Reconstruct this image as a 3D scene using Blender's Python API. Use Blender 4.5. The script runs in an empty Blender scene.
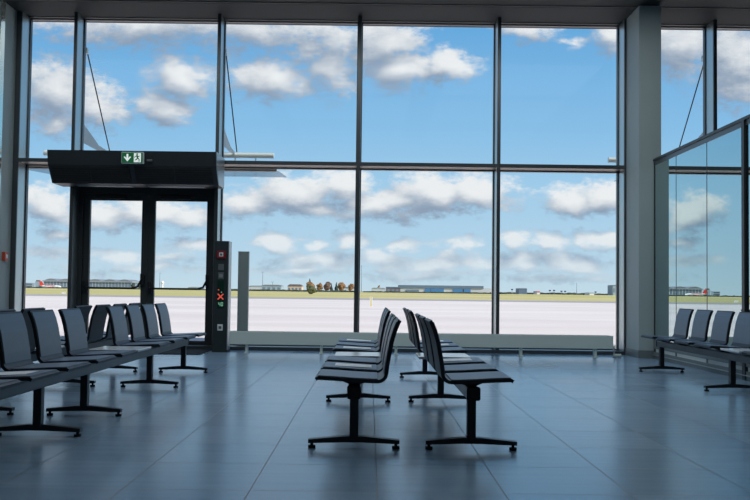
import bpy, bmesh, math, random
from mathutils import Vector, Matrix, noise
random.seed(7)
S = bpy.context.scene
COL = S.collection
PI = math.pi

# ------------------------------------------------------------------ materials
def mat(name, col, rough=.5, metal=0., spec=.5, noise_amt=0., noise_scale=8., emit=0., bump=0., stretch=None):
    m = bpy.data.materials.new(name); m.use_nodes = True
    nt = m.node_tree; b = nt.nodes['Principled BSDF']
    b.inputs['Base Color'].default_value = (*col, 1)
    b.inputs['Roughness'].default_value = rough
    b.inputs['Metallic'].default_value = metal
    b.inputs['Specular IOR Level'].default_value = spec
    if emit:
        b.inputs['Emission Color'].default_value = (*col, 1)
        b.inputs['Emission Strength'].default_value = emit
    if noise_amt or bump:
        tc = nt.nodes.new('ShaderNodeTexCoord')
        n = nt.nodes.new('ShaderNodeTexNoise'); n.inputs['Scale'].default_value = noise_scale
        n.inputs['Detail'].default_value = 5
        src = tc.outputs['Object']
        if stretch:
            mp = nt.nodes.new('ShaderNodeMapping'); mp.inputs['Scale'].default_value = stretch
            nt.links.new(src, mp.inputs[0]); src = mp.outputs[0]
        nt.links.new(src, n.inputs['Vector'])
        if noise_amt:
            mx = nt.nodes.new('ShaderNodeMix'); mx.data_type = 'RGBA'
            mx.inputs[6].default_value = (*[c*(1-noise_amt) for c in col], 1)
            mx.inputs[7].default_value = (*[min(1, c*(1+noise_amt)) for c in col], 1)
            nt.links.new(n.outputs['Fac'], mx.inputs[0]); nt.links.new(mx.outputs[2], b.inputs['Base Color'])
        if bump:
            bp = nt.nodes.new('ShaderNodeBump'); bp.inputs['Strength'].default_value = bump
            nt.links.new(n.outputs['Fac'], bp.inputs['Height']); nt.links.new(bp.outputs[0], b.inputs['Normal'])
    return m

def glass(name, trans, refl_col, base_refl, rough=0., ior=1.45):
    """architectural pane: mostly clear, mirror part rises towards grazing angles"""
    m = bpy.data.materials.new(name); m.use_nodes = True
    nt = m.node_tree; nt.nodes.clear()
    out = nt.nodes.new('ShaderNodeOutputMaterial')
    t = nt.nodes.new('ShaderNodeBsdfTransparent'); t.inputs[0].default_value = (*trans, 1)
    g = nt.nodes.new('ShaderNodeBsdfGlossy'); g.inputs['Color'].default_value = (*refl_col, 1); g.inputs['Roughness'].default_value = rough
    f = nt.nodes.new('ShaderNodeFresnel'); f.inputs['IOR'].default_value = ior
    a = nt.nodes.new('ShaderNodeMath'); a.operation = 'ADD'; a.use_clamp = True
    a.inputs[1].default_value = base_refl
    mx = nt.nodes.new('ShaderNodeMixShader')
    nt.links.new(f.outputs[0], a.inputs[0]); nt.links.new(a.outputs[0], mx.inputs[0])
    nt.links.new(t.outputs[0], mx.inputs[1]); nt.links.new(g.outputs[0], mx.inputs[2]); nt.links.new(mx.outputs[0], out.inputs[0])
    return m

def frosted(name):
    m = bpy.data.materials.new(name); m.use_nodes = True
    nt = m.node_tree; nt.nodes.clear()
    out = nt.nodes.new('ShaderNodeOutputMaterial'); mx = nt.nodes.new('ShaderNodeMixShader'); mx.inputs[0].default_value = .45
    t = nt.nodes.new('ShaderNodeBsdfTransparent'); t.inputs[0].default_value = (.93, .96, .96, 1)
    d = nt.nodes.new('ShaderNodeBsdfTranslucent'); d.inputs[0].default_value = (.75, .80, .82, 1)
    nt.links.new(t.outputs[0], mx.inputs[1]); nt.links.new(d.outputs[0], mx.inputs[2]); nt.links.new(mx.outputs[0], out.inputs[0])
    return m

M = dict(
    mullion=mat('anodised_frame', (.035, .043, .048), .32, .0, spec=1.),
    doorframe=mat('dark_door_frame', (.035, .042, .045), .4, .2),
    alu=mat('grey_aluminium', (.46, .52, .53), .30, .9),
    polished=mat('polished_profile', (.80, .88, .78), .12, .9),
    bronze=mat('bronze_aluminium', (.27, .225, .19), .4, .8),
    cap=mat('outer_aluminium_cap', (.72, .74, .74), .45, .3),
    ceiling=mat('dark_ceiling_panel', (.018, .024, .027), .7),
    trimline=mat('ceiling_trim', (.09, .085, .08), .6),
    column=mat('grey_column_paint', (.38, .45, .45), .55, noise_amt=.06, noise_scale=3),
    plinth=mat('column_plinth', (.16, .19, .20), .4),
    wall=mat('grey_wall_paint', (.30, .33, .33), .7, noise_amt=.05, noise_scale=2),
    steel_dark=mat('black_powder_coat', (.012, .014, .018), .38, .1),
    shell=mat('black_seat_shell', (.012, .014, .018), .42),
    pad=mat('blue_grey_seat_panel', (.105, .150, .220), .42, noise_amt=.12, noise_scale=60, bump=.08),
    beam=mat('grey_beam', (.045, .055, .068), .35, .4),
    rubber=mat('black_rubber', (.01, .01, .011), .7),
    table=mat('pale_table_laminate', (.62, .66, .70), .18),
    paper=mat('white_paper', (.82, .85, .88), .6),
    radiator=mat('pale_green_grey_enamel', (.62, .70, .66), .4),
    radgrille=mat('radiator_grille', (.20, .24, .24), .5),
    chrome=mat('valve_metal', (.62, .63, .58), .3, .7),
    pillar=mat('anthracite_housing', (.032, .042, .047), .4, .2),
    pillar_side=mat('brushed_side', (.45, .47, .47), .35, .7),
    red=mat('red_plastic', (.24, .010, .014), .45),
    orange=mat('orange_red_plastic', (.55, .07, .025), .45),
    white=mat('white_plastic', (.75, .77, .77), .5),
    greyb=mat('grey_button', (.11, .125, .13), .5),
    screen=mat('dark_green_display', (.004, .03, .018), .3),
    ledred=mat('red_led', (1., .12, .08), .5, emit=.5),
    ledgreen=mat('pale_green_led', (.45, .85, .62), .5, emit=.22),
    aircurtain=mat('charcoal_cover', (.022, .027, .031), .45, .1),
    grille=mat('black_grille', (.012, .013, .014), .6),
    curtain_side=mat('grey_end_plate', (.35, .40, .42), .3, .6),
    signgreen=mat('sign_green', (.004, .12, .035), .5, emit=.28),
    signwhite=mat('sign_white', (.8, .86, .84), .5, emit=.55),
    mat_floor=mat('entrance_mat_fibre', (.012, .014, .018), .9, noise_amt=.4, noise_scale=120),
    post=mat('grey_green_post', (.42, .44, .40), .5, .2),
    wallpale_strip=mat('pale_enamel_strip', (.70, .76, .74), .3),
    canopy_beam=mat('sand_coloured_beam', (.50, .36, .25), .6),
    canopy_steel=mat('canopy_steel', (.62, .66, .62), .4, .2),
    canopy_white=mat('white_steel_plate', (.55, .60, .60), .5),
    rod=mat('dark_steel_rod', (.05, .055, .06), .4, .5),
    glass=glass('clear_glass', (.955, .98, .98), (.95, .98, 1.), 0., ior=1.15),
    canopyglass=frosted('frosted_canopy_glass'),
    mirror_glass=glass('tinted_reflective_glass', (.32, .44, .43), (.80, .95, .96), .60),
)

def nodes_of(m):
    return m.node_tree.nodes, m.node_tree.links, m.node_tree.nodes['Principled BSDF']

def floor_material():
    m = mat('blue_grey_stone_tile', (.12, .14, .16), .3, spec=1.)
    N, L, b = nodes_of(m)
    tc = N.new('ShaderNodeTexCoord'); sx = N.new('ShaderNodeSeparateXYZ'); L.new(tc.outputs['Object'], sx.inputs[0])
    def math_(op, a, bb=None, c=None):
        n = N.new('ShaderNodeMath'); n.operation = op
        for i, v in enumerate((a, bb, c)):
            if v is None: continue
            if isinstance(v, (int, float)): n.inputs[i].default_value = v
            else: L.new(v, n.inputs[i])
        return n.outputs[0]
    u = math_('DIVIDE', math_('SUBTRACT', sx.outputs[0], .053), .635)
    v = math_('DIVIDE', math_('SUBTRACT', sx.outputs[1], 6.085), .635)
    fu, fv = math_('FRACT', u), math_('FRACT', v)
    eu = math_('MINIMUM', fu, math_('SUBTRACT', 1., fu)); ev = math_('MINIMUM', fv, math_('SUBTRACT', 1., fv))
    joint = math_('MAXIMUM', math_('LESS_THAN', eu, .005), math_('LESS_THAN', ev, .006))
    cb = N.new('ShaderNodeCombineXYZ'); L.new(math_('FLOOR', u), cb.inputs[0]); L.new(math_('FLOOR', v), cb.inputs[1])
    wn = N.new('ShaderNodeTexWhiteNoise'); wn.noise_dimensions = '2D'; L.new(cb.outputs[0], wn.inputs['Vector'])
    mp = N.new('ShaderNodeMapping'); mp.inputs['Scale'].default_value = (.7, 9, 1); L.new(tc.outputs['Object'], mp.inputs[0])
    n1 = N.new('ShaderNodeTexNoise'); n1.inputs['Scale'].default_value = 1.6; n1.inputs['Detail'].default_value = 6
    L.new(mp.outputs[0], n1.inputs['Vector'])
    t = math_('ADD', math_('MULTIPLY', wn.outputs['Value'], .45), math_('MULTIPLY', n1.outputs['Fac'], .75))
    r = N.new('ShaderNodeValToRGB'); r.color_ramp.elements[0].color = (.18, .285, .42, 1); r.color_ramp.elements[1].color = (.27, .40, .545, 1)
    r.color_ramp.elements[0].position = .15; r.color_ramp.elements[1].position = .95
    L.new(t, r.inputs[0])
    mx = N.new('ShaderNodeMix'); mx.data_type = 'RGBA'; L.new(joint, mx.inputs[0]); L.new(r.outputs[0], mx.inputs[6]); mx.inputs[7].default_value = (.045, .06, .08, 1)
    L.new(mx.outputs[2], b.inputs['Base Color'])
    rr = math_('ADD', math_('MULTIPLY', t, .08), .18)
    L.new(math_('ADD', rr, math_('MULTIPLY', joint, .3)), b.inputs['Roughness'])
    b.inputs['IOR'].default_value = 2.1; b.inputs['Specular IOR Level'].default_value = .5
    bp = N.new('ShaderNodeBump'); bp.inputs['Strength'].default_value = .05; bp.inputs['Distance'].default_value = .002
    L.new(math_('SUBTRACT', math_('MULTIPLY', n1.outputs['Fac'], .1), joint), bp.inputs['Height']); L.new(bp.outputs[0], b.inputs['Normal'])
    return m
M['floor'] = floor_material()

def ground_material(name, c1, c2, scale, stretch, c3=None, sc3=.01):
    m = mat(name, c1, .9, spec=.2)
    N, L, b = nodes_of(m)
    tc = N.new('ShaderNodeTexCoord'); mp = N.new('ShaderNodeMapping'); mp.inputs['Scale'].default_value = stretch
    L.new(tc.outputs['Object'], mp.inputs[0])
    n = N.new('ShaderNodeTexNoise'); n.inputs['Scale'].default_value = scale; n.inputs['Detail'].default_value = 7; L.new(mp.outputs[0], n.inputs['Vector'])
    r = N.new('ShaderNodeValToRGB'); r.color_ramp.elements[0].position = .36; r.color_ramp.elements[1].position = .64
    r.color_ramp.elements[0].color = (*c1, 1); r.color_ramp.elements[1].color = (*c2, 1); L.new(n.outputs['Fac'], r.inputs[0])
    res = r.outputs[0]
    if c3:
        n2 = N.new('ShaderNodeTexNoise'); n2.inputs['Scale'].default_value = sc3; n2.inputs['Detail'].default_value = 3; L.new(tc.outputs['Object'], n2.inputs['Vector'])
        r2 = N.new('ShaderNodeValToRGB'); r2.color_ramp.elements[0].position = .45; r2.color_ramp.elements[1].position = .6; L.new(n2.outputs['Fac'], r2.inputs[0])
        mx = N.new('ShaderNodeMix'); mx.data_type = 'RGBA'; L.new(r2.outputs[0], mx.inputs[0]); L.new(res, mx.inputs[6]); mx.inputs[7].default_value = (*c3, 1); res = mx.outputs[2]
    L.new(res, b.inputs['Base Color'])
    return m
M['apron'] = ground_material('pale_apron_concrete', (.70, .615, .59), (.80, .72, .69), .05, (1, 3.5, 1))
M['asphalt'] = ground_material('taxiway_asphalt', (.34, .32, .33), (.42, .39, .40), .03, (1, 4, 1))
M['grass'] = ground_material('airfield_grass', (.56, .48, .22), (.45, .44, .15), .02, (.35, 3, 1), (.62, .52, .27), .006)

# ------------------------------------------------------------------ mesh helpers
class MB:
    def __init__(s): s.bm = bmesh.new()
    def box(s, x0, x1, y0, y1, z0, z1, bev=0., M4=None):
        vs = [s.bm.verts.new(p) for p in ((x0, y0, z0), (x1, y0, z0), (x1, y1, z0), (x0, y1, z0), (x0, y0, z1), (x1, y0, z1), (x1, y1, z1), (x0, y1, z1))]
        fs = [s.bm.faces.new([vs[i] for i in f]) for f in ((3, 2, 1, 0), (4, 5, 6, 7), (0, 1, 5, 4), (1, 2, 6, 5), (2, 3, 7, 6), (3, 0, 4, 7))]
        if bev:
            es = {e for f in fs for e in f.edges}
            r = bmesh.ops.bevel(s.bm, geom=list(es), offset=bev, segments=2, affect='EDGES', profile=.5)
        if M4 is not None:
            bmesh.ops.transform(s.bm, matrix=M4, verts=[v for v in s.bm.verts if v.is_valid])
        return s
    def prism(s, poly, axis, a, b):
        """poly: 2-D outline; axis 'x': (y,z) outline extruded in x, 'y': (x,z), 'z': (x,y)"""
        def P(p, t):
            return {'x': (t, p[0], p[1]), 'y': (p[0], t, p[1]), 'z': (p[0], p[1], t)}[axis]
        v0 = [s.bm.verts.new(P(p, a)) for p in poly]; v1 = [s.bm.verts.new(P(p, b)) for p in poly]
        n = len(poly)
        s.bm.faces.new(v0); s.bm.faces.new(v1[::-1])
        for i in range(n): s.bm.faces.new((v0[i], v1[i], v1[(i+1) % n], v0[(i+1) % n]))
        return s
    def tube(s, p, q, r, seg=12, r2=None):
        p, q = Vector(p), Vector(q); d = (q-p).normalized()
        a = d.orthogonal().normalized(); b = d.cross(a); r2 = r if r2 is None else r2
        c0 = [s.bm.verts.new(p+(a*math.cos(t)+b*math.sin(t))*r) for t in [2*PI*i/seg for i in range(seg)]]
        c1 = [s.bm.verts.new(q+(a*math.cos(t)+b*math.sin(t))*r2) for t in [2*PI*i/seg for i in range(seg)]]
        s.bm.faces.new(c0[::-1]); s.bm.faces.new(c1)
        for i in range(seg): s.bm.faces.new((c0[i], c0[(i+1) % seg], c1[(i+1) % seg], c1[i]))
        return s
    def path(s, pts, r, seg=8):
        for a, b in zip(pts[:-1], pts[1:]): s.tube(a, b, r, seg)
        return s
    def loft(s, rings):
        vs = [[s.bm.verts.new(p) for p in r] for r in rings]; n = len(rings[0])
        for A, B in zip(vs[:-1], vs[1:]):
            for i in range(n): s.bm.faces.new((A[i], A[(i+1) % n], B[(i+1) % n], B[i]))
        s.bm.faces.new(vs[0][::-1]); s.bm.faces.new(vs[-1]); return s
    def blob(s, c, r, amp=.35, sub=2, sq=(1, 1, 1)):
        g = bmesh.ops.create_icosphere(s.bm, subdivisions=sub, radius=1.)
        c = Vector(c)
        for v in g['verts']:
            n = v.co.normalized(); k = 1+amp*noise.noise(n*2.3+c*.37)+amp*.6*noise.noise(n*6+c)
            v.co = c+Vector((n.x*r*sq[0], n.y*r*sq[1], n.z*r*sq[2]))*k
        return s
    def build(s, name, m, parent=None, loc=None, smooth=False, kind=None):
        bmesh.ops.recalc_face_normals(s.bm, faces=s.bm.faces)
        me = bpy.data.meshes.new(name); s.bm.to_mesh(me); s.bm.free()
        me.materials.append(M[m] if isinstance(m, str) else m)
        if smooth:
            for p in me.polygons: p.use_smooth = True
        o = bpy.data.objects.new(name, me); COL.objects.link(o)
        if parent is not None: o.parent = parent
        if loc is not None: o.location = loc
        if kind: o['kind'] = kind
        return o

def box(name, m, x0, x1, y0, y1, z0, z1, parent=None, bev=0., kind=None):
    return MB().box(x0, x1, y0, y1, z0, z1, bev).build(name, m, parent, kind=kind)
def structure(o): o['kind'] = 'structure'; return o
def tag(o, label, cat, group=None):
    o['label'] = label; o['category'] = cat
    if group: o['group'] = group
    return o
def thing(name, label, cat, loc=(0, 0, 0), rz=0., group=None):
    o = bpy.data.objects.new(name, None); COL.objects.link(o)
    o.location = loc; o.rotation_euler = (0, 0, rz); o.empty_display_size = .1
    return tag(o, label, cat, group)
def part_copy(o, parent, loc=None, rz=None):
    c = o.copy(); COL.objects.link(c); c.parent = parent
    if loc is not None: c.location = loc
    if rz is not None: c.rotation_euler = (0, 0, rz)
    for ch in list(o.children): part_copy(ch, c)
    return c

# ------------------------------------------------------------------ setting: shell of the hall
YF, YG = 13.75, 14.12            # inner face of the mullions, plane of the glass
TOP = 5.615
XL, XR = -6.6, 8.14
structure(box('floor', 'floor', XL, XR, -6., 14.2, -.12, 0.))
structure(box('ceiling', 'ceiling', XL, XR, -6., 13.2, TOP+.015, 5.8))
structure(box('trim_1', 'ceiling', XL, XR, 13.25, 14.3, TOP, 5.8))
structure(box('trim_2', 'trimline', XL, XR, 13.2, 13.25, TOP+.004, 5.8))
structure(box('wall_left', 'wall', XL-.2, XL, -6., 14.2, -.12, 5.8))
structure(box('wall_right', 'wall', XR, XR+.2, -6., 14.2, -.12, 5.8))
structure(box('wall_back', 'wall', XL-.2, XR+.2, -6.2, -6., -.12, 5.8))
structure(box('trim_3', 'mullion', -5.955, 8.06, YF, 14.2, 0., .06))        # sill strip under the glazing
# columns at the two ends of the glazing
def column(x0, x1, y0, y1):
    c = structure(box('column', 'column', x0, x1, y0, y1, .0, TOP, bev=.004))
    MB().box(x0-.012, x1+.012, y0-.012, y1, 0., .125).build('column_plinth', 'plinth', c)
    return c
column(4.256, 4.61, 13.1, 14.15)
cl_ = column(-6.36, -5.958, 13.05, 14.15)
MB().box(-5.962, -5.95, 13.16, 13.31, .13, TOP, .003).build('corner_profile', 'polished', cl_)  # added bright strip in place of a stripe of sunlight on the column

# mullions: body coloured pale for skylight, inner cover dark for backlight, pale cap outside
MULL = [(-5.955, -5.87), (-4.992, -4.942), (-2.588, -2.533), (-.235, -.176), (2.106, 2.161), (4.225, 4.31-.055), (5.717, 5.773), (8.0, 8.055)]
k = 4
for a, b in MULL:
    m = structure(box('trim_%d' % k, 'alu', a, b, YF+.03, YG, .06, TOP, bev=.003)); k += 1
    box('inner_cover', 'mullion', a-.001, b+.001, YF, YF+.03, .06, TOP, m, bev=.003)
    box('outer_cap', 'cap', a+.004, b-.004, YG+.035, YG+.085, .02, TOP, m)
# transoms between the mullions and head frame
for (a, b), (c, d) in zip(MULL[:-1], MULL[1:]):
    if b > 4.2 and c < 5: b = 4.62
    t = structure(box('trim_%d' % k, 'bronze', b, c, YF+.03, YG, 3.087, 3.146, bev=.002)); k += 1  # brown apron bounce light put into the body colour
    box('inner_cover', 'mullion', b, c, YF, YF+.03, 3.085, 3.148, t, bev=.002)  # dark colour for the backlit inner face
    box('outer_cap', 'cap', b, c, YG+.035, YG+.07, 3.09, 3.14, t)
    t = structure(box('trim_%d' % k, 'mullion', b, c, YG-.12, YG+.03, TOP-.012, TOP)); k += 1

# window panes (upper row over lower row), each with its own gasket frame
w = 1
def window(x0, x1, z0, z1):
    global w
    g = .018
    f = MB()
    f.box(x0, x0+g, YG-.04, YG+.035, z0, z1); f.box(x1-g, x1, YG-.04, YG+.035, z0, z1)
    f.box(x0+g, x1-g, YG-.04, YG+.035, z0, z0+g); f.box(x0+g, x1-g, YG-.04, YG+.035, z1-g, z1)
    o = structure(f.build('window_%d' % w, 'mullion')); w += 1
    box('glass_pane', 'glass', x0+g, x1-g, YG-.004, YG+.008, z0+g, z1-g, o)
for i, ((a, b), (c, d)) in enumerate(zip(MULL[:-1], MULL[1:])):
    if i == 5: b = 4.62
    window(b, c, 3.148, TOP-.012)
    if i != 1: window(b, c, .06, 3.085)

# double exit door in the second bay
YD = 14.1
frame = MB()
frame.box(-4.942, -4.86, YD-.08, YD+.05, 0., 2.70); frame.box(-2.70, -2.588, YD-.08, YD+.05, 0., 2.70)
frame.box(-4.86, -2.70, YD-.08, YD+.05, 2.60, 2.70); frame.box(-4.942, -2.588, YD-.05, YD+.03, 2.70, 3.085)
structure(frame.build('trim_%d' % k, 'doorframe')); k += 1
structure(box('trim_%d' % k, 'doorframe', -4.86, -2.70, YD-.06, YD+.06, 0., .022)); k += 1
def door(n, x0, x1, gx0, gx1, hinge_left):
    f = MB()
    f.box(x0, gx0, YD-.035, YD+.03, .025, 2.598); f.box(gx1, x1, YD-.035, YD+.03, .025, 2.598)
    f.box(gx0, gx1, YD-.035, YD+.03, .025, .125); f.box(gx0, gx1, YD-.035, YD+.03, 2.49, 2.598)
    o = structure(f.build('door_%d' % n, 'doorframe'))
    box('glass_pane', 'glass', gx0, gx1, YD-.004, YD+.008, .125, 2.49, o)
    pb = MB()
    y = YD-.11
    pb.path([(gx0-.06, YD-.06, 1.03), (gx0-.03, y, 1.01), (gx0+.05, y, 1.0), (gx1-.12, y, 1.0), (gx1-.03, y, 1.03), (gx1+.03, YD-.08, 1.16)], .017, 10)
    bar = pb.build('push_bar', 'steel_dark', o, smooth=False)
    MB().box(gx0-.1, gx0-.03, YD-.075, YD-.035, .93, 1.12, .008).build('latch_case', 'steel_dark', bar)
    MB().box(gx1+.0, gx1+.07, YD-.08, YD-.035, 1.04, 1.25, .008).build('latch_case', 'steel_dark', bar)
    MB().box(gx0+.1, gx0+.6, YD-.09, YD-.035, 2.52, 2.58, .006).build('door_closer', 'steel_dark', o)
door(1, -4.858, -3.762, -4.755, -3.872, True)
door(2, -3.758, -2.702, -3.648, -2.768, False)

mt = tag(box('door_mat', 'mat_floor', -4.85, -2.57, 12.7, 13.7, .0005, .012, bev=.003), 'dark fibre entrance mat on the floor before the glass exit door', 'mat')

# ------------------------------------------------------------------ air curtain over the door
ac = thing('air_curtain', 'long dark charcoal unit mounted over the exit door', 'air curtain', (-3.78, 14.0, 2.68))
def ac_(mb, name, m, parent=ac): 
    o = mb.build(name, m, parent); o.matrix_parent_inverse = Matrix.Translation(-ac.location); return o
X0, X1 = -5.09, -2.44
prof = [(13.02, 3.168), (13.06, 2.945), (13.26, 2.672), (13.74, 2.672), (13.74, 3.168)]
ac_(MB().prism(prof, 'x', X0, X1), 'housing', 'aircurtain')
ac_(MB().prism([(p[0]-.004 if i < 3 else p[0], p[1]) for i, p in enumerate(prof)], 'x', X1, X1+.012), 'end_plate', 'curtain_side')
ac_(MB().prism([(p[0]-.004 if i < 3 else p[0], p[1]) for i, p in enumerate(prof)], 'x', X0-.012, X0), 'end_plate', 'aircurtain')
# sloped intake grilles, one per bay
d = Vector((0, .24, -.273)); d.normalize(); nrm = Vector((0, -d.z*-1, 0))
cuts = [-5.06, -4.47, -3.83, -3.77, -3.12, -2.52]
for a, b in ((-5.06, -4.47), (-4.44, -3.82), (-3.74, -3.13), (-3.10, -2.51)):
    g = MB()
    g.prism([(13.072, 2.922), (13.241, 2.691), (13.235, 2.685), (13.066, 2.916)], 'x', a, b)
    for j in range(7):
        t = (j+.5)/7; y = 13.072+(13.241-13.072)*t; z = 2.922+(2.691-2.922)*t
        g.box(a, b, y-.014, y-.004, z-.010, z-.004)
    ac_(g, 'intake_grille', 'grille')
for a, b in ((-4.78, -3.90), (-3.62, -2.70)):
    ac_(MB().box(a, b, 13.42, 13.62, 2.660, 2.673, .003), 'outlet_slot', 'curtain_side')
ac_(MB().box(-3.52, -3.44, 12.985, 13.03, 3.0, 3.03, .005), 'motion_sensor', 'greyb')

# exit sign hung on the front of the unit
sx0, sx1, sz0, sz1, sy = -3.903, -3.575, 2.965, 3.13, 12.955
es = thing('exit_sign', 'green and white emergency exit sign with down arrow on the door unit', 'exit sign', ((sx0+sx1)/2, sy, sz0))
def es_(mb, name, m):
    o = mb.build(name, m, es); o.matrix_parent_inverse = Matrix.Translation(-es.location); return o
es_(MB().box(sx0-.008, sx1+.008, sy, sy+.06, sz0-.008, sz1+.008, .004), 'sign_frame', 'white')
es_(MB().box(sx0, sx1, sy-.004, sy+.002, sz0, sz1), 'sign_face', 'signgreen')
cx, cz = sx0+.088, (sz0+sz1)/2
es_(MB().prism([(cx-.014, cz+.058), (cx+.014, cz+.058), (cx+.014, cz-.012), (cx+.036, cz+.016), (cx+.055, cz+.016), (cx+.055, cz+.008), (cx, cz-.06), (cx-.055, cz+.008), (cx-.055, cz+.016), (cx-.036, cz+.016), (cx-.014, cz-.012)], 'y', sy-.007, sy-.003), 'down_arrow', 'signwhite')
px0, px1 = sx0+.190, sx0+.300
es_(MB().box(px0, px1, sy-.007, sy-.003, sz0+.012, sz1-.012), 'doorway_panel', 'signwhite')
man = MB(); c = px0+.055; z0 = sz0+.012
man.tube((c-.004, sy-.010, z0+.125), (c-.004, sy-.006, z0+.125), .0135, 14)
def limb(a, b, wd):
    a, b = Vector((a[0], a[1])), Vector((b[0], b[1])); n = (b-a).normalized(); n = Vector((-n.y, n.x))*wd/2
    man.prism([(a+n)[:], (b+n)[:], (b-n)[:], (a-n)[:]], 'y', sy-.010, sy-.006)
limb((c-.008, z0+.108), (c+.006, z0+.062), .026)
limb((c+.008, z0+.068), (c-.016, z0+.040), .015); limb((c-.014, z0+.044), (c-.036, z0+.030), .013)
limb((c+.006, z0+.064), (c+.030, z0+.044), .015); limb((c+.029, z0+.048), (c+.026, z0+.008), .013)
limb((c-.010, z0+.104), (c-.036, z0+.092), .011); limb((c-.034, z0+.096), (c-.044, z0+.066), .010)
limb((c-.004, z0+.104), (c+.022, z0+.088), .011); limb((c+.020, z0+.090), (c+.040, z0+.100), .010)
es_(man, 'running_figure', 'signgreen')

# ------------------------------------------------------------------ control pillar beside the door
pr = thing('control_pillar', 'dark door control pillar with red button panel beside the glass exit door', 'control pillar', (-2.365, 13.25, 0))
def pr_(mb, name, m, parent=pr): return mb.build(name, m, parent)
hw = .122
pr_(MB().box(-hw, hw-.012, 0, .25, .0, 1.775, .004), 'housing', 'pillar')
pr_(MB().box(hw-.012, hw, .0, .25, .0, 1.775, .002), 'side_panel', 'pillar_side')
pr_(MB().box(-hw-.004, hw+.004, -.005, .255, 0, .04), 'foot_plate', 'pillar')
def z_at(py): return 1-(py-290.)*13.25/830
ab = pr_(MB().box(-.07, .07, -.022, .0, 1.495, 1.615, .006), 'alarm_box', 'red')
MB().box(-.033, .033, -.028, -.02, 1.525, 1.588, .003).build('button_window', 'white', ab)
MB().box(-.018, .018, -.031, -.026, 1.538, 1.574, .002).build('press_plate', 'greyb', ab)
pr_(MB().box(-.045, .045, -.012, .0, 1.305, 1.405, .004), 'key_switch', 'greyb')
cr = pr_(MB().box(-.045, .045, -.014, .0, 1.165, 1.275, .004), 'card_reader', 'greyb')
MB().box(-.03, .03, -.017, -.013, 1.19, 1.25).build('reader_face', 'pillar_side', cr)
ds = pr_(MB().box(-.058, .058, -.008, .0, .70, 1.15, .003), 'display', 'screen')
xm = MB(); xm.box(-.055, .055, -.012, -.008, -.011, .011); bm = xm.bm
rot = MB()
for s_ in (1, -1):
    q = [(-.05, -.05+.012), (-.05+.012, -.05), (.05, .05-.012), (.05-.012, .05)]
    rot.prism([(x*s_, z+.885) for x, z in q], 'y', -.013-.001*(s_ > 0), -.008)
xm.bm.free()
rot.build('red_cross', 'ledred', ds)
MB().box(-.045, -.025, -.011, -.008, .985, 1.0).build('indicator', 'ledred', ds)
MB().box(.005, .02, -.011, -.008, .95, .962).build('indicator', 'ledgreen', ds)
dg = MB()      # the digits 4 0 under the cross
def seg(x, z, w_, h): dg.box(x, x+w_, -.011, -.008, z, z+h)
zb = .735
seg(-.034, zb+.028, .007, .032); seg(-.034, zb+.026, .034, .007); seg(-.009, zb, .007, .06)
seg(.010, zb, .007, .06); seg(.033, zb, .007, .06); seg(.010, zb, .03, .007); seg(.010, zb+.053, .03, .007)
dg.build('digits', 'ledgreen', ds)
sk = pr_(MB().box(-.043, .043, -.010, .0, .345, .445, .004), 'socket', 'white')
MB().box(-.022, .022, -.013, -.009, .372, .418, .003).build('socket_insert', 'greyb', sk)

# ------------------------------------------------------------------ radiators under the glazing
def radiator(x0, x1, label, valve):
    L = x1-x0
    r = thing('radiator', label, 'radiator', (x0, 13.15, 0), group='low radiators along the glazing')
    MB().box(0, L, 0, .16, .135, .34, .006).build('body', 'radiator', r)
    g = MB(); n = int(L/.03)
    for i in range(n): g.box(.02+i*(L-.04)/n, .02+i*(L-.04)/n+.012, .02, .14, .338, .345)
    g.build('top_grille', 'radgrille', r)
    MB().box(-.008, 0, -.004, .164, .132, .343, .003).build('end_cap', 'radiator', r)
    MB().box(L, L+.008, -.004, .164, .132, .343, .003).build('end_cap', 'radiator', r)
    for fx in (.26, L/2, L-.26):
        f = MB(); f.box(fx-.02, fx+.02, .03, .13, .0, .15, .003); f.box(fx-.035, fx+.035, .0, .16, .0, .012)
        f.build('foot', 'radiator', r)
    if valve:
        v = MB(); v.tube((L+.005, .08, .17), (L+.05, .08, .17), .014); v.tube((L+.045, .08, .175), (L+.045, .08, .02), .012)
        v.tube((L+.045, .08, .0), (L+.045, .08, .014), .03, 16); v.tube((L+.02, .03, .035), (L+.14, .03, .035), .026, 14)
        v.build('valve', 'chrome', r)
    return r
radiator(-2.19, .70, 'long low grey green radiator between door pillar and seats', False)
radiator(.98, 3.86, 'long low grey green radiator ending by the right column', True)

# ------------------------------------------------------------------ manual call point on the left column
cp = thing('fire_call_point', 'small orange red fire call point on the left column', 'call point', (-5.952, 13.5, 1.49))
MB().box(-.006, .048, -.06, .06, -.07, .075, .005).build('case', 'orange', cp)
MB().box(.047, .051, -.02, .035, -.025, .035).build('glass_window', 'white', cp)

# ------------------------------------------------------------------ glass partition on the right
PX = 4.5
gp = thing('glass_partition', 'tall tinted glass partition running from the right column behind the seats', 'glass partition', (PX, 10.0, 0))
def gp_(mb, name, m):
    o = mb.build(name, m, gp); o.matrix_parent_inverse = Matrix.Translation(-gp.location); return o
YS = [13.08, 12.15, 11.04, 9.92]
Y0 = 6.6
HP = 3.13
gp_(MB().box(PX-.03, PX+.03, Y0, 13.08, HP-.02, HP+.02, .004), 'top_rail', 'doorframe')
gp_(MB().box(PX-.012, PX+.012, Y0, 13.08, HP-.085, HP-.02), 'glazing_channel', 'mullion')
gp_(MB().box(PX-.02, PX+.06, Y0, 13.08, .0, .055), 'plinth', 'plinth')
gp_(MB().box(PX-.04, PX+.0, Y0, 13.08, .055, .064), 'plinth_trim', 'pillar_side')
gp_(MB().box(PX-.02, PX+.03, Y0, 13.08, .064, .108), 'bottom_rail', 'plinth')
gp_(MB().box(PX-.02, PX+.03, Y0, 13.08, .158, .30, .003), 'middle_rail', 'plinth')
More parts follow.
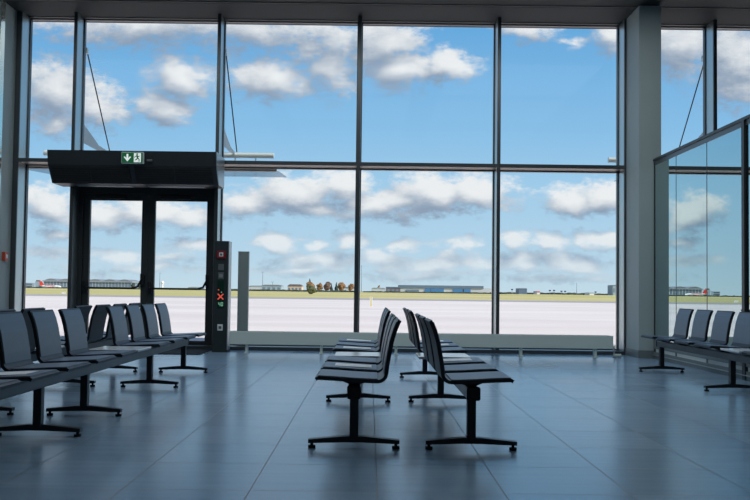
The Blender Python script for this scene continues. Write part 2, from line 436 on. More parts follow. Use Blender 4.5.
for y in YS[1:3]+[8.85, 7.72]:
    gp_(MB().box(PX-.008, PX+.012, y-.008, y+.008, .30, HP-.085), 'joint', 'doorframe')
    gp_(MB().box(PX-.015, PX+.02, y-.022, y+.022, .108, .158), 'spacer', 'plinth')
gp_(MB().box(PX-.012, PX+.02, 13.05, 13.08, .0, HP-.035), 'end_post', 'doorframe')
gp_(MB().box(PX-.035, PX+.035, 9.88, 9.95, .0, HP-.02), 'post', 'doorframe')
gp_(MB().box(PX-.035, PX+.035, Y0-.07, Y0, .0, HP+.02), 'post', 'doorframe')
edges = [13.04, 12.15, 11.04, 9.95], [9.88, 8.85, 7.72, 6.6]
for E_ in edges:
    for a, b in zip(E_[:-1], E_[1:]):
        gp_(MB().box(PX-.006, PX+.006, b+.008, a-.008, .30, HP-.085), 'glass_panel', 'mirror_glass')
        gp_(MB().box(PX-.004, PX+.004, b+.022, a-.022, .108, .158), 'low_strip', 'wallpale_strip')  # pale colour stands for sunlight showing through the gap under the glass

# ------------------------------------------------------------------ beam seating
def rounded(poly_c, n): return poly_c
def strip(center, th):
    """closed outline around a centre line with thickness th"""
    pts = [Vector(p) for p in center]; L, R = [], []
    for i, p in enumerate(pts):
        d = (pts[min(i+1, len(pts)-1)]-pts[max(i-1, 0)]).normalized(); n = Vector((-d.y, d.x))
        L.append((p+n*th/2)[:]); R.append((p-n*th/2)[:])
    return L+R[::-1]
line = [(.238, .452), (.225, .460), (.12, .456), (.0, .448), (-.12, .443)]
for i in range(7):
    t = i/6*1.40; line.append((-.145-.055*math.sin(t), .443+.055*(1-math.cos(t))))
line += [(-.207, .55), (-.219, .62), (-.232, .69), (-.252, .76), (-.272, .808), (-.279, .822)]
SW = .44
def shell_mesh():
    b = MB(); b.prism(strip(line, .022), 'y', -SW/2, SW/2); return b
pad_line = [(p[0], p[1]) for p in line]
def offset_line(ln, d):
    out = []
    for i, p in enumerate(ln):
        q = Vector(ln[min(i+1, len(ln)-1)])-Vector(ln[max(i-1, 0)]); q.normalize(); n = Vector((q.y, -q.x)); out.append((Vector(p)+n*d)[:])
    return out
up = offset_line(line, .0135)
seat0 = None
def bench(label, loc, facing, seats, posts, tables, beam):
    """facing +1: sitters look towards +x, -1 towards -x; seat, post and table places along y"""
    t = thing('beam_bench', label, 'bench', (loc, 0, 0), group='rows of beam seats in the hall')
    global seat0, back0, bracket0, leg0, table0
    rz = 0 if facing > 0 else PI
    def bx(x0, x1): return (x0, x1) if facing > 0 else (-x1, -x0)
    a, b = bx(-.038, .042)
    MB().box(a, b, beam[0], beam[1], .325, .405, .012).build('beam', 'beam', t)
    MB().box(a-.003, b+.003, beam[0]-.014, beam[0], .322, .408, .012).build('beam_cap', 'rubber', t)
    MB().box(a-.003, b+.003, beam[1], beam[1]+.014, .322, .408, .012).build('beam_cap', 'rubber', t)
    for y in seats:
        if seat0 is None:
            seat0 = shell_mesh().build('seat', 'shell', t)
            MB().prism(strip(up[1:6], .006), 'y', -SW/2+.012, SW/2-.012).build('seat_pad', 'pad', seat0)
            MB().prism(strip(up[11:-1], .006), 'y', -SW/2+.012, SW/2-.012).build('back_pad', 'pad', seat0)
            q = MB(); q.prism([(-.12, .437), (.13, .452), (.13, .444), (.035, .405), (-.03, .405), (-.12, .428)], 'y', -.035, .035)
            bracket0 = q.build('bracket', 'steel_dark', t)
            seat0.location = bracket0.location = (0, y, 0); seat0.rotation_euler = bracket0.rotation_euler = (0, 0, rz)
        else:
            part_copy(seat0, t, (0, y, 0), rz); part_copy(bracket0, t, (0, y, 0), rz)
    for y in tables:
        o = MB().box(-.24, .20, -.22, .22, .440, .462, .006).build('side_table', 'table', t)
        o.location = (0, y, 0); o.rotation_euler = (0, 0, rz)
        c = part_copy(bracket0, t, (0, y, 0), rz)
    for y in posts:
        if 'leg0' not in globals():
            l = MB(); l.box(-.028, .028, -.03, .03, .06, .326, .005)
            l.prism([(-.29, .032), (-.29, .056), (-.06, .078), (.06, .078), (.29, .056), (.29, .032), (.06, .040), (-.06, .040)], 'y', -.026, .026)
            leg0 = l.build('leg', 'steel_dark', t)
            for s_ in (-1, 1):
                gl = MB(); gl.tube((s_*.268, 0, 0), (s_*.268, 0, .016), .024, 16); gl.tube((s_*.268, 0, .016), (s_*.268, 0, .036), .010, 10)
                gl.build('glide', 'rubber', leg0)
            leg0.location = (0, y, 0); leg0.rotation_euler = (0, 0, rz)
        else:
            part_copy(leg0, t, (0, y, 0), rz)
    return t
P = .597
def run(y0, n): return [y0+.22+P*i for i in range(n)]
cl = run(5.15, 3)+run(7.60, 3)
bench('middle black beam bench facing left with its near end cap towards us', -.085, -1, cl, [5.33, 7.55, 9.72], [7.16], (5.24, 9.78))
bench('middle black beam bench facing right, back to back with another', .662, 1, cl, [5.33, 7.58, 9.72], [7.16], (5.24, 9.78))
ll = run(4.31, 1)+run(4.90, 3)+run(6.695, 1)+run(7.90, 4)
ll = [4.53]+[5.12+P*i for i in range(4)]+[8.12+P*i for i in range(4)]
bench('left black beam bench in front, facing the middle of the hall', -2.215, 1, ll, [4.0, 5.62, 6.53, 8.46, 9.99], [7.52], (3.9, 10.07))
bench('left black beam bench behind the front left row, facing the left wall', -3.06, -1, ll, [4.0, 5.62, 6.53, 8.46, 10.0], [7.52], (3.9, 10.07))
bench('right black beam bench against the tinted glass partition, facing left', 3.815, -1, [10.70-.59*i for i in range(4)]+[7.75, 7.16, 6.57], [10.83, 8.73, 6.5], [8.34], (6.2, 10.9))

# paper notices lying on some of the middle seats
def notice(x, y, label, z=.4705, w_=.21, d_=.26):
    o = MB().box(-d_/2, d_/2, -w_/2, w_/2, 0, .0015).build('paper_notice', 'paper')
    o.location = (x, y, z); tag(o, label, 'notice', 'white sheets left on the seats')
    return o
NOT = [(-.085, -1, cl[1], 'white sheet on the second nearest seat of the middle row facing left'),
       (-.085, -1, cl[3], 'white sheet on the seat just past the table in the middle row facing left'),
       (-.085, -1, cl[5], 'white sheet on the farthest seat of the middle row facing left'),
       (.662, 1, cl[2], 'white sheet on the seat just before the table in the middle row facing right'),
       (.662, 1, cl[4], 'white sheet on the second farthest seat of the middle row facing right'),
       (.662, 1, cl[5], 'white sheet on the farthest seat of the middle row facing right'),
       (-2.215, 1, ll[1], 'white sheet on a seat of the front left row near the picture edge')]
for X, s_, y, lab in NOT:
    o = notice(X+s_*.02, y, lab, .4685); o.rotation_euler = (0, -.046*s_, 0)

# ------------------------------------------------------------------ outside: apron, grass, taxiway
structure(box('apron', 'apron', -900, 900, 14.2, 96, -.3, -.02))
structure(box('taxiway', 'asphalt', -1500, 1500, 96, 119, -.3, -.025))
structure(box('grass_field', 'grass', -9000, 9000, 119, 9000, -.3, -.03))

# canopies outside over the doors
def canopy(x0, x1, xr, label):
    c = thing('door_canopy', label, 'canopy', ((x0+x1)/2, 14.3, 3.06))
    def c_(mb, name, m):
        o = mb.build(name, m, c); o.matrix_parent_inverse = Matrix.Translation(-c.location); return o
    c_(MB().box(x0, x1-.0, 14.22, 14.30, 3.045, 3.15, .004), 'wall_beam', 'canopy_beam')
    c_(MB().prism([(14.30, 3.045), (15.65, 3.135), (15.65, 3.15), (14.30, 3.06)], 'x', x0-.03, x1+.03), 'glass_sheet', 'canopyglass')
    c_(MB().tube((x0-.15, 15.6, 3.535), (x1-.21, 15.6, 3.535), .052, 16), 'front_tube', 'canopy_steel')
    for X in xr:
        c_(MB().prism([(14.21, 3.5), (14.21, 3.83), (14.27, 3.82), (15.05, 3.60), (15.56, 3.58), (15.56, 3.54), (15.0, 3.5)], 'x', X-.006, X+.006), 'gusset_plate', 'canopy_white')
        c_(MB().tube((X+.03, 14.24, 5.10), (X+.03, 15.6, 3.60), .011, 8), 'tie_rod', 'rod')
        c_(MB().box(X-.03, X+.045, 14.2, 14.27, 5.05, 5.15, .005), 'rod_anchor', 'canopy_steel')
        c_(MB().tube((X, 15.6, 3.535), (X, 15.6, 3.14), .012, 8), 'hanger', 'canopy_white')
    c_(MB().tube((x1-.55, 15.6, 3.535), (x1-.55, 15.6, 3.14), .012, 8), 'hanger', 'canopy_white')
canopy(-6.02, -1.62, (-4.967, -2.56), 'glass door canopy outside above the exit door on the left')
canopy(4.64, 9.0, (5.745, 8.1), 'glass canopy outside at the right, behind the column and partition')

sp = thing('sensor_post', 'plain grey post standing outside the glass beside the control pillar', 'post', (-2.24, 14.8, -.02))
MB().box(-.094, .094, -.05, .05, .0, 1.69, .006).build('housing', 'post', sp)
MB().box(-.098, .098, -.054, .054, 1.69, 1.70).build('cap', 'post', sp)
MB().box(-.12, .12, -.08, .08, .0, .012).build('base_plate', 'post', sp)

# ------------------------------------------------------------------ far side of the airfield
FM = dict(
    wallpale=mat('pale_cladding', (.52, .55, .60), .7), wallmid=mat('grey_cladding', (.30, .34, .40), .7), glazing=mat('far_glazing', (.16, .22, .30), .35),
    roofblue=mat('blue_grey_roof', (.13, .19, .28), .5), doorblue=mat('blue_hangar_door', (.06, .21, .46), .5), doordark=mat('dark_door_gap', (.02, .04, .09), .6),
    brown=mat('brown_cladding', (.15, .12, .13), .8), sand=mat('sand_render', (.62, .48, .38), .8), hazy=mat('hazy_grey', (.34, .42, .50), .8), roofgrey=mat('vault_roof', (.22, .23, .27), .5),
    planewhite=mat('aircraft_white', (.82, .82, .84), .4), planered=mat('aircraft_red', (.75, .07, .05), .4), yellow=mat('marker_yellow', (.75, .60, .22), .6),
    conifer=mat('dark_conifer', (.035, .055, .045), .9, noise_amt=.4, noise_scale=.5), autumn=mat('autumn_foliage', (.24, .13, .06), .9, noise_amt=.4, noise_scale=.4),
    olive=mat('olive_foliage', (.09, .10, .045), .9, noise_amt=.4, noise_scale=.4), russet=mat('russet_foliage', (.17, .11, .08), .9, noise_amt=.4, noise_scale=.4), trunk=mat('bark', (.07, .05, .04), .9),
    hedge=mat('dark_hedge', (.05, .065, .06), .9, noise_amt=.4, noise_scale=.2), mast=mat('mast_grey', (.20, .22, .26), .5))
M.update(FM)

def far(name, label, cat, x, y, group=None): return thing(name, label, cat, (x, y, -.03), group=group)

# vaulted terminal
t = far('terminal_building', 'long grey terminal with a row of curved roofs, far off at left', 'building', -392, 1000)
MB().box(0, 106, 0, 40, 0, 8.2).build('glazed_wall', 'glazing', t)
cols = MB()
for i in range(28): cols.box(i*3.9, i*3.9+.45, -.3, 0, 0, 8.2)
cols.build('wall_ribs', 'wallpale', t)
MB().box(-.6, 106.6, -.4, 40.4, 0, 1.6).build('base_band', 'wallmid', t)
MB().box(-1, 107, -1.2, 41, 8.0, 9.3).build('fascia', 'wallmid', t)
for i in range(6):
    a = i*17.7+.6; n = 10
    MB().prism([(a, 9.3)]+[(a+16.5*j/n, 9.3+2.3*math.sin(PI*j/n)) for j in range(1, n)]+[(a+16.5, 9.3)], 'y', -1., 41).build('vault_roof', 'roofgrey', t)

# low block with a tank at the far left
t = far('office_block', 'small hazy office block with dark window bands left of the red tailed plane', 'building', -418, 1010)
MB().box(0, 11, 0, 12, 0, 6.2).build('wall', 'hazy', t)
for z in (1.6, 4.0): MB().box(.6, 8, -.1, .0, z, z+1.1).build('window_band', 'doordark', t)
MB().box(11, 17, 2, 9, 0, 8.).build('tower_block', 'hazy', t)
MB().box(11.6, 15.4, 3, 7, 8., 9.6).build('roof_cabin', 'brown', t)

# airliner
t = far('airplane', 'white airliner with a red tail parked in front of the terminal', 'airplane', -357, 900)
rings = []
for x, r, z in ((0, .25, 3.4), (2, .7, 3.1), (5, 1.15, 2.8), (8, 1.35, 2.6), (18, 1.35, 2.6), (21, 1.2, 2.5), (22.6, .8, 2.35), (23.4, .25, 2.2)):
    rings.append([(x, r*math.cos(2*PI*i/14), z-.6+r*math.sin(2*PI*i/14)) for i in range(14)])
fu = MB().loft(rings).build('fuselage', 'planewhite', t, smooth=True)
MB().box(6, 17, -1.42, -1.2, 2.2, 3.0).build('side_stripe', 'planered', fu)
MB().prism([(.2, 2.6), (5.2, 3.1), (2.2, 7.6), (-.6, 7.6)], 'y', -.22, .22).build('tail_fin', 'planered', t)
MB().prism([(.4, -4.2), (1.8, -4.2), (3.2, 0), (1.8, 4.2), (.4, 4.2), (.6, 0)], 'z', 2.9, 3.05).build('tailplane', 'planered', t)
for s_ in (-1, 1):
    MB().prism([(9., 0), (14., 0), (10.2, 12*s_), (8.6, 12*s_)], 'z', 1.5, 1.75).build('wing', 'planewhite', t)
    MB().tube((10.6, 4*s_, 1.1), (13.6, 4*s_, 1.1), .6, 12).build('engine', 'planered', t)
lg = MB()
for x, y in ((20.5, 0), (11, 2), (11, -2)): lg.tube((x, y, .03), (x, y, 1.2), .12, 8); lg.tube((x, y-.2, .45), (x, y+.2, .45), .45, 12)
lg.build('landing_gear', 'mast', t)

# airfield marker board on the grass and yellow marker post on the apron edge
t = thing('marker_board', 'small white marker board on the grass in front of the plane', 'marker', (-44.8, 121, -.03))
MB().box(0, .55, 0, .06, .08, .34, .01).build('board', 'planewhite', t)
for x in (.08, .45): MB().box(x, x+.03, .015, .045, 0, .1).build('leg', 'mast', t)
t = thing('marker_post', 'yellow and white marker post standing on the apron edge', 'marker', (.15, 56, -.02))
MB().prism([(-.055, 0), (.055, 0), (.035, .66), (-.035, .66)], 'y', -.04, .04).build('panel', 'yellow', t)
for s_ in (-1, 1): MB().prism([(s_*.065, 0), (s_*.11, 0), (s_*.085, .66), (s_*.045, .66)], 'y', -.03, .03).build('side_strip', 'planewhite', t)

# hangar
t = far('hangar', 'wide pale hangar with blue doors and blue grey roof', 'building', 34, 900)
MB().box(0, 98, 0, 50, 0, 5.6).build('wall', 'wallpale', t)
MB().box(-1, 90, -1, 51, 5.6, 8.3).build('roof_band', 'roofblue', t)
MB().box(90, 101, 5, 45, 0, 5.9).build('side_wing', 'wallpale', t)
for a, b in ((26.5, 47), (57, 76)):
    d_ = MB().box(a, b, -.6, 0, 0, 4.7).build('hangar_door', 'doorblue', t)
    MB().box(a+(b-a)*(.55 if a > 50 else .3), a+(b-a)*(.62 if a > 50 else .32), -.7, -.6, 0, 4.7).build('door_gap', 'doordark', d_)
MB().box(6, 20, -.3, 0, .5, 3.4).build('window_band', 'glazing', t)
t = far('hangar_annex', 'low dark brown annex at the left end of the hangar', 'building', 18.2, 870)
MB().box(0, 14, 0, 20, 0, 5.2).build('wall', 'brown', t); MB().box(-.4, 14.2, -.4, 20.2, 5.2, 6.0).build('roof', 'roofblue', t)
for i in range(3): MB().box(1+i*4.3, 4+i*4.3, -.1, 0, 1.5, 3.5).build('window', 'glazing', t)

def shed(name, label, x, y, w_, h, wall, roof, rh=1., dp=20, windows=0):
    t = far(name, label, 'building', x, y)
    MB().box(0, w_, 0, dp, 0, h).build('wall', wall, t)
    MB().prism([(-.4, h), (w_+.4, h), (w_*.85, h+rh), (w_*.15, h+rh)], 'y', -.4, dp+.4).build('roof', roof, t)
    for i in range(windows):
        s_ = w_/windows; MB().box(i*s_+.2*s_, i*s_+.75*s_, -.12, 0, h*.3, h*.7).build('window', 'glazing', t)
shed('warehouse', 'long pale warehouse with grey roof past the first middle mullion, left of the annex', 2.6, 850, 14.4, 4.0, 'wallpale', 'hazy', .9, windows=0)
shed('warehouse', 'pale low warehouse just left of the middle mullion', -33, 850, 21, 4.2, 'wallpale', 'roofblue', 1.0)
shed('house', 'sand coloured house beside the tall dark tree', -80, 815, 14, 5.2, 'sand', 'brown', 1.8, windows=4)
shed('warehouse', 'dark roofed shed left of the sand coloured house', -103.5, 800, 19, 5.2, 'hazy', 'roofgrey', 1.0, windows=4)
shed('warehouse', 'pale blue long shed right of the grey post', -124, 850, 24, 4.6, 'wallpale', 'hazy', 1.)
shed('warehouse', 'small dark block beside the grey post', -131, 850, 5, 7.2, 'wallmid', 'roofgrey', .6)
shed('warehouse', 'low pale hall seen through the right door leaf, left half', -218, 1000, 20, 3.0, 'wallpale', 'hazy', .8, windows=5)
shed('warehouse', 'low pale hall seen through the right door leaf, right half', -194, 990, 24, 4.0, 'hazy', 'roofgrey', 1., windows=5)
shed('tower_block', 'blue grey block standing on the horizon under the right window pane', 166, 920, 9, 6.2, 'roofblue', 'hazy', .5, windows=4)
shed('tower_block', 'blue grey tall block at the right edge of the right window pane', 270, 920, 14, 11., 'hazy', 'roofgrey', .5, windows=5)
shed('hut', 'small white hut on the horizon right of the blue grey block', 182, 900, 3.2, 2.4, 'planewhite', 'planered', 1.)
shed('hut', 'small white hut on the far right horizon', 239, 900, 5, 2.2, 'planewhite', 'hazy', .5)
t = far('radar_dome', 'white radar dome on a short tower seen through the right door leaf', 'tower', -224, 900)
MB().tube((0, 0, 0), (0, 0, 6), 1.2, 12, .9).build('tower', 'planewhite', t); MB().blob((0, 0, 7.6), 1.9, 0).build('dome', 'planewhite', t, smooth=True)

def mast(x, y, h, label, kind='pole'):
    t = far('light_mast', label, 'mast', x, y)
    MB().tube((0, 0, 0), (0, 0, h), .32, 8, .16).build('pole', 'mast', t)
    if kind == 'head': MB().box(-1.1, 1.1, -.5, .5, h-.2, h+1.1, .2).build('lamp_head', 'doordark', t)
    elif kind == 'bar': MB().box(-1.4, 1.4, -.15, .15, h-.3, h).build('lamp_bar', 'mast', t)
    else: MB().box(-.3, .3, -.3, .3, h, h+.8).build('beacon', 'mast', t)
mast(-227, 900, 18, 'tall thin mast seen through the right door leaf', 'bar')
mast(-106.5, 830, 19, 'tall thin lamp mast past the grey post', 'bar')
mast(-92.5, 795, 9, 'short lamp mast left of the dark tree', 'bar')
mast(-7.5, 800, 25, 'tallest thin mast directly right of the middle mullion', 'pole')
for x, h, lab in ((196, 3.8, 'leftmost of four short dark headed masts on the right horizon'), (200.5, 4., 'second of four short dark headed masts on the right horizon'),
                  (208.5, 3.2, 'third of four short dark headed masts on the right horizon'), (212.5, 3.2, 'last of four short dark headed masts on the right horizon'),
                  (245.5, 2.8, 'lone short dark headed mast near the right tall block'), (155, 4.4, 'short dark headed mast left of the blue grey block')):
    mast(x, 900, h, lab, 'head')
mast(230, 920, 12, 'thin tall pole on the right horizon between dark headed masts', 'pole')

def tree(x, y, h, w_, leaf, label, conifer=False):
    t = far('tree', label, 'tree', x, y)
    MB().tube((0, 0, 0), (0, 0, h*.45), w_*.06, 8, w_*.03).build('trunk', 'trunk', t)
    b = MB()
    if conifer:
        for i in range(9):
            z = h*(.12+.86*i/9); r = w_*.5*(1-i/9.5)
            b.blob((random.uniform(-.2, .2), 0, z), r, .5, 2, (1, 1, max(.5, h/9/r*.9)))
    else:
        for i in range(11):
            a = random.uniform(0, 2*PI); q = random.uniform(0, .32)*w_
            b.blob((q*math.cos(a), q*math.sin(a), h*random.uniform(.32, .84)), w_*random.uniform(.17, .28), .5)
        b.blob((0, 0, h*.55), w_*.36, .4)
    b.build('crown', leaf, t)
tree(-53.5, 750, 12.2, 5.5, 'conifer', 'tallest dark pointed tree in the middle clump', True)
tree(-51.5, 730, 8.8, 8.6, 'autumn', 'autumn brown tree around the tall dark pointed one')
tree(-16.6, 240, 2.3, 3.3, 'olive', 'bushy olive green shrub on the grass in front of the dark pointed tree')
tree(-44, 745, 8.2, 6.5, 'autumn', 'orange brown tree just right of the tall dark pointed one')
tree(-38.6, 760, 8.6, 8.4, 'russet', 'russet round tree left of the small conifer')
tree(-34, 750, 8.2, 3.2, 'conifer', 'small dark conifer between two russet trees', True)
tree(-29.6, 750, 9.2, 4., 'conifer', 'dark conifer joined to the wide brown tree', True)
tree(-25.5, 755, 8.4, 8.0, 'autumn', 'wide brown tree right of the dark conifers')
tree(-16.5, 760, 7.6, 6.0, 'autumn', 'lone orange brown tree left of the middle mullion')
tree(10, 890, 8.2, 4.0, 'autumn', 'small autumn tree behind the warehouse right of the middle mullion')
for i, x in enumerate((-280, -274.5, -269, -263.5)):
    tree(x, 985+9*(i % 2), 7.4-.5*(i % 2), 6.5, 'hedge', ['dark tree touching the right end of the terminal', 'second dark tree right of the terminal', 'third dark tree right of the terminal', 'dark tree nearest the door post, right of the terminal'][i])
# hedges and far treeline
def hedge(x0, x1, y, h, label):
    t = MB(); x = x0
    while x < x1:
        r = h*random.uniform(.8, 1.15); t.blob((x, y+random.uniform(-2, 2), r*.4), r, .4, 2, (2.2, 1, .62)); x += r*2.2
    o = t.build('hedge', 'hedge'); tag(o, label, 'hedge')
hedge(-131, -8, 720, 1.5, 'long dark hedge under the trees and sheds in the middle')
hedge(-4, 130, 790, 1.3, 'dark hedge line at the foot of the hangar')
hedge(140, 275, 960, 2.0, 'dark treeline along the horizon at right')
hedge(-440, -160, 860, 1.2, 'dark hedge line in front of the plane and terminal')

# ------------------------------------------------------------------ sky
W = bpy.data.worlds.new('sky'); S.world = W; W.use_nodes = True
nt = W.node_tree; nt.nodes.clear(); N, L = nt.nodes, nt.links
CL = [(-0.271, 0.324, 0.177, 0.038, 0.9),
      (-0.149, 0.319, 0.132, 0.036, 0.85),
      (-0.051, 0.305, 0.066, 0.047, 0.8),
      (-0.381, 0.242, 0.065, 0.047, 1.1),
      (-0.332, 0.223, 0.052, 0.038, 1.0),
      (-0.377, 0.203, 0.05, 0.025, 0.8),
      (-0.23, 0.254, 0.062, 0.032, 1.0),
      (-0.247, 0.222, 0.044, 0.032, 1.0),
      (-0.126, 0.26, 0.062, 0.032, 1.0),
      (-0.087, 0.253, 0.035, 0.016, 0.7),
      (-0.045, 0.271, 0.038, 0.047, 0.8),
      (0.01, 0.303, 0.062, 0.047, 1.0),
      (0.032, 0.274, 0.059, 0.036, 1.1),
      (0.09, 0.28, 0.05, 0.025, 1.0),
      (0.081, 0.258, 0.015, 0.013, 0.6),
      (0.19, 0.323, 0.044, 0.022, 0.8),
      (0.246, 0.306, 0.017, 0.011, 0.6),
      (0.292, 0.319, 0.035, 0.032, 0.9),
      (0.377, 0.304, 0.05, 0.054, 1.1),
      (0.445, 0.287, 0.052, 0.072, 1.1),
      (0.355, 0.325, 0.038, 0.025, 0.8),
      (-0.148, 0.101, 0.054, 0.023, 1.0),
      (-0.085, 0.115, 0.062, 0.029, 1.1),
      (-0.031, 0.123, 0.046, 0.024, 1.0),
      (0.036, 0.104, 0.094, 0.023, 1.0),
      (0.075, 0.119, 0.057, 0.029, 1.1),
      (0.127, 0.12, 0.052, 0.028, 1.1),
      (-0.06, 0.096, 0.081, 0.013, 0.8),
      (0.237, 0.115, 0.046, 0.023, 1.1),
      (0.283, 0.117, 0.059, 0.024, 1.1),
      (0.181, 0.061, 0.03, 0.015, 1.0),
      (0.225, 0.065, 0.04, 0.012, 0.9),
      (0.285, 0.067, 0.046, 0.015, 1.1),
      (-0.115, 0.056, 0.033, 0.015, 1.0),
      (-0.069, 0.051, 0.021, 0.006, 0.7),
      (-0.024, 0.058, 0.028, 0.015, 1.0),
      (0.04, 0.054, 0.026, 0.009, 0.8),
      (0.104, 0.057, 0.04, 0.009, 0.8),
      (-0.06, 0.033, 0.064, 0.013, 1.0),
      (0.022, 0.038, 0.04, 0.015, 1.0),
      (0.1, 0.033, 0.07, 0.015, 0.95),
      (0.182, 0.036, 0.046, 0.013, 0.9),
      (0.242, 0.038, 0.058, 0.015, 1.0),
      (-0.083, 0.022, 0.07, 0.009, 0.7),
      (0.061, 0.02, 0.104, 0.007, 0.6),
      (0.23, 0.021, 0.104, 0.007, 0.6),
      (-0.389, 0.098, 0.048, 0.029, 1.1),
      (-0.326, 0.088, 0.059, 0.019, 0.9),
      (-0.266, 0.093, 0.067, 0.023, 1.0),
      (-0.217, 0.087, 0.054, 0.018, 0.9),
      (-0.211, 0.051, 0.033, 0.01, 1.0),
      (-0.303, 0.039, 0.041, 0.011, 0.9),
      (-0.374, 0.064, 0.035, 0.011, 0.7),
      (-0.385, 0.038, 0.046, 0.01, 0.8),
      (-0.264, 0.025, 0.058, 0.009, 0.7),
      (-0.24, 0.037, 0.035, 0.009, 0.7),
      (-0.349, 0.021, 0.058, 0.007, 0.6)]
def mk(tree, op, *ins, clamp=False, vec=False):
    n = tree.nodes.new('ShaderNodeVectorMath' if vec else 'ShaderNodeMath'); n.operation = op
    if not vec: n.use_clamp = clamp
    for i, v in enumerate(ins):
        if v is None: continue
        if isinstance(v, bpy.types.NodeSocket): tree.links.new(v, n.inputs[i])
        else: n.inputs[i].default_value = v
    return n
G = bpy.data.node_groups.new('cloud_density', 'ShaderNodeTree')
G.interface.new_socket('P', in_out='INPUT', socket_type='NodeSocketVector')
G.interface.new_socket('D', in_out='OUTPUT', socket_type='NodeSocketFloat')
G.interface.new_socket('Coarse', in_out='OUTPUT', socket_type='NodeSocketFloat')
gi, go = G.nodes.new('NodeGroupInput'), G.nodes.new('NodeGroupOutput')
n0 = G.nodes.new('ShaderNodeTexNoise'); n0.inputs['Scale'].default_value = 13; n0.inputs['Detail'].default_value = 2
n0.noise_dimensions = '3D'
stx = mk(G, 'MULTIPLY', gi.outputs[0], (1, 1.8, 1), vec=True).outputs[0]
G.links.new(stx, n0.inputs['Vector'])
wv = mk(G, 'SUBTRACT', n0.outputs['Color'], (.5, .5, .5), vec=True).outputs[0]
wv = mk(G, 'MULTIPLY', wv, (.050, .028, 0), vec=True).outputs[0]
pw = mk(G, 'ADD', gi.outputs[0], wv, vec=True).outputs[0]
acc = None
for a, e, ra, re, wt in CL:
    q = mk(G, 'SUBTRACT', pw, (a, e, 0), vec=True).outputs[0]
    q = mk(G, 'MULTIPLY', q, (1/ra, 1/re, 0), vec=True).outputs[0]
    l = mk(G, 'LENGTH', q, vec=True).outputs['Value']
    v = mk(G, 'SUBTRACT', wt, mk(G, 'MULTIPLY', l, wt*.95).outputs[0]).outputs[0]
    acc = v if acc is None else mk(G, 'SMOOTH_MAX', acc, v, .12).outputs[0]
acc = mk(G, 'MAXIMUM', acc, -.6).outputs[0]
n1 = G.nodes.new('ShaderNodeTexNoise'); n1.inputs['Scale'].default_value = 30; n1.inputs['Detail'].default_value = 9; n1.inputs['Roughness'].default_value = .62
G.links.new(stx, n1.inputs['Vector'])
nz = mk(G, 'MULTIPLY', mk(G, 'SUBTRACT', n1.outputs['Fac'], .5).outputs[0], 1.7).outputs[0]
n3 = G.nodes.new('ShaderNodeTexNoise'); n3.inputs['Scale'].default_value = 85; n3.inputs['Detail'].default_value = 6; n3.inputs['Roughness'].default_value = .6
G.links.new(stx, n3.inputs['Vector'])
nc = nz
nz = mk(G, 'ADD', nz, mk(G, 'MULTIPLY', mk(G, 'SUBTRACT', n3.outputs['Fac'], .5).outputs[0], .8).outputs[0]).outputs[0]
# away from the mapped part of the sky: clouds from noise alone
n2 = G.nodes.new('ShaderNodeTexNoise'); n2.inputs['Scale'].default_value = 5; n2.inputs['Detail'].default_value = 3; G.links.new(stx, n2.inputs['Vector'])
sep = G.nodes.new('ShaderNodeSeparateXYZ'); G.links.new(gi.outputs[0], sep.inputs[0])
side = mk(G, 'MULTIPLY', mk(G, 'SUBTRACT', mk(G, 'ABSOLUTE', sep.outputs[0]).outputs[0], .47).outputs[0], 6., clamp=True).outputs[0]
up_ = mk(G, 'MULTIPLY', mk(G, 'SUBTRACT', sep.outputs[1], .36).outputs[0], 8., clamp=True).outputs[0]
gen = mk(G, 'MULTIPLY', mk(G, 'SUBTRACT', n2.outputs['Fac'], .5).outputs[0], 4.).outputs[0]
far_ = mk(G, 'MAXIMUM', side, up_).outputs[0]
genm = mk(G, 'ADD', gen, mk(G, 'MULTIPLY', mk(G, 'SUBTRACT', far_, 1.).outputs[0], 5.).outputs[0]).outputs[0]
acc = mk(G, 'MAXIMUM', acc, genm).outputs[0]
G.links.new(mk(G, 'ADD', acc, nz).outputs[0], go.inputs[0])
G.links.new(mk(G, 'ADD', acc, mk(G, 'MULTIPLY', nc, .55).outputs[0]).outputs[0], go.inputs[1])

tc = N.new('ShaderNodeTexCoord'); sp_ = N.new('ShaderNodeSeparateXYZ'); L.new(tc.outputs['Generated'], sp_.inputs[0])
yy = mk(nt, 'MAXIMUM', mk(nt, 'ABSOLUTE', sp_.outputs[1]).outputs[0], .2).outputs[0]
aa = mk(nt, 'DIVIDE', sp_.outputs[0], yy).outputs[0]; ee = mk(nt, 'DIVIDE', mk(nt, 'MAXIMUM', sp_.outputs[2], 0.).outputs[0], yy).outputs[0]
cb = N.new('ShaderNodeCombineXYZ'); L.new(aa, cb.inputs[0]); L.new(ee, cb.inputs[1]); L.new(mk(nt, 'SIGN', sp_.outputs[1]).outputs[0], cb.inputs[2])
g1 = N.new('ShaderNodeGroup'); g1.node_tree = G; L.new(cb.outputs[0], g1.inputs[0])
g2 = N.new('ShaderNodeGroup'); g2.node_tree = G; L.new(mk(nt, 'ADD', cb.outputs[0], (.010, .022, 0), vec=True).outputs[0], g2.inputs[0])
cov = N.new('ShaderNodeMapRange'); cov.interpolation_type = 'SMOOTHSTEP'; cov.inputs['From Min'].default_value = -.08; cov.inputs['From Max'].default_value = .62; L.new(g1.outputs[0], cov.inputs[0])
lit = mk(nt, 'SUBTRACT', g1.outputs[1], g2.outputs[1]).outputs[0]
lr = N.new('ShaderNodeMapRange'); lr.interpolation_type = 'SMOOTHSTEP'; lr.inputs['From Min'].default_value = -.50; lr.inputs['From Max'].default_value = .85; L.new(lit, lr.inputs[0])
cc = N.new('ShaderNodeValToRGB'); L.new(lr.outputs[0], cc.inputs[0])
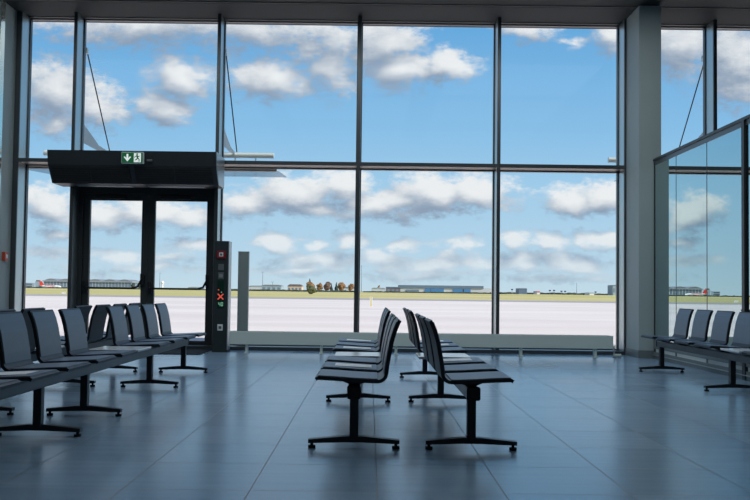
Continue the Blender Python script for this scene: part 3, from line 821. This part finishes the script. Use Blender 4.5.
cc.color_ramp.elements[0].color = (.29, .36, .48, 1); cc.color_ramp.elements[1].color = (.93, .91, .92, 1)
sk = N.new('ShaderNodeValToRGB'); L.new(ee, sk.inputs[0])
cr_ = sk.color_ramp; cr_.elements[0].position = 0; cr_.elements[0].color = (.60, .74, .84, 1)
cr_.elements[1].position = 1.; cr_.elements[1].color = (.06, .17, .42, 1)
for p_, c_ in ((.05, (.50, .69, .85, 1)), (.12, (.40, .64, .86, 1)), (.20, (.27, .54, .83, 1)), (.32, (.155, .42, .76, 1)), (.6, (.09, .26, .58, 1))):
    el = cr_.elements.new(p_); el.color = c_
hz_ = N.new('ShaderNodeMapRange'); L.new(ee, hz_.inputs[0]); hz_.inputs['From Min'].default_value = .0; hz_.inputs['From Max'].default_value = .09; hz_.inputs['To Min'].default_value = .45; hz_.inputs['To Max'].default_value = .97
mx = N.new('ShaderNodeMix'); mx.data_type = 'RGBA'
L.new(mk(nt, 'MULTIPLY', cov.outputs[0], hz_.outputs[0]).outputs[0], mx.inputs[0]); L.new(sk.outputs[0], mx.inputs[6]); L.new(cc.outputs[0], mx.inputs[7])
bg = N.new('ShaderNodeBackground'); bg.inputs['Strength'].default_value = 1.0; L.new(mx.outputs[2], bg.inputs[0])
ow = N.new('ShaderNodeOutputWorld'); L.new(bg.outputs[0], ow.inputs[0])

# sun, from the right and a little behind the glazed front
sl = bpy.data.lights.new('sun', 'SUN'); sl.energy = 5.5; sl.angle = .01; sl.color = (1., .93, .84)
so = bpy.data.objects.new('sun', sl); COL.objects.link(so)
sd = Vector((.80, -.34, .62)).normalized()
so.rotation_euler = sd.to_track_quat('Z', 'Y').to_euler()

# unseen fill lights added to brighten the hall, stronger towards the glazing
for lx in (-4.3, -.6, 3.1):
    for ly, watt in ((4.6, 9.), (7.6, 22.), (10.6, 48.)):
        al = bpy.data.lights.new('ceiling_lamp', 'AREA'); al.shape = 'RECTANGLE'; al.size = 3.0; al.size_y = 2.6; al.energy = watt; al.color = (.88, .97, 1.)
        ao = bpy.data.objects.new('ceiling_lamp', al); COL.objects.link(ao); ao.location = (lx, ly, TOP-.07)
        structure(MB().box(lx-1.56, lx+1.56, ly-1.36, ly+1.36, TOP-.055, TOP+.014, .005).build('trim_%d' % k, 'cap')); k += 1  # housing added around the fill light

# ------------------------------------------------------------------ camera
cam = bpy.data.cameras.new('camera'); co = bpy.data.objects.new('camera', cam); COL.objects.link(co)
f_, p_, th = 830., .036, .0125
R_, F_, U_ = Vector((1, 0, 0)), Vector((0, math.cos(p_), math.sin(p_))), Vector((0, -math.sin(p_), math.cos(p_)))
r_ = R_*math.cos(th)+U_*math.sin(th); u_ = U_*math.cos(th)-R_*math.sin(th)
mw = Matrix((r_, u_, -F_)).transposed().to_4x4(); mw.translation = (0, 0, 1.)
co.matrix_world = mw
cam.sensor_fit = 'HORIZONTAL'; cam.sensor_width = 36; cam.lens = 36*f_/750
cam.shift_x = (375-369.4)/750; cam.shift_y = -(250-261.4)/750
cam.clip_end = 20000; cam.clip_start = .05
S.camera = co
S.view_settings.view_transform = 'Standard'; S.view_settings.look = 'None'
S.view_settings.exposure = 0; S.view_settings.gamma = 1; S.view_settings.use_curve_mapping = False
S.cycles.transparent_max_bounces = 24
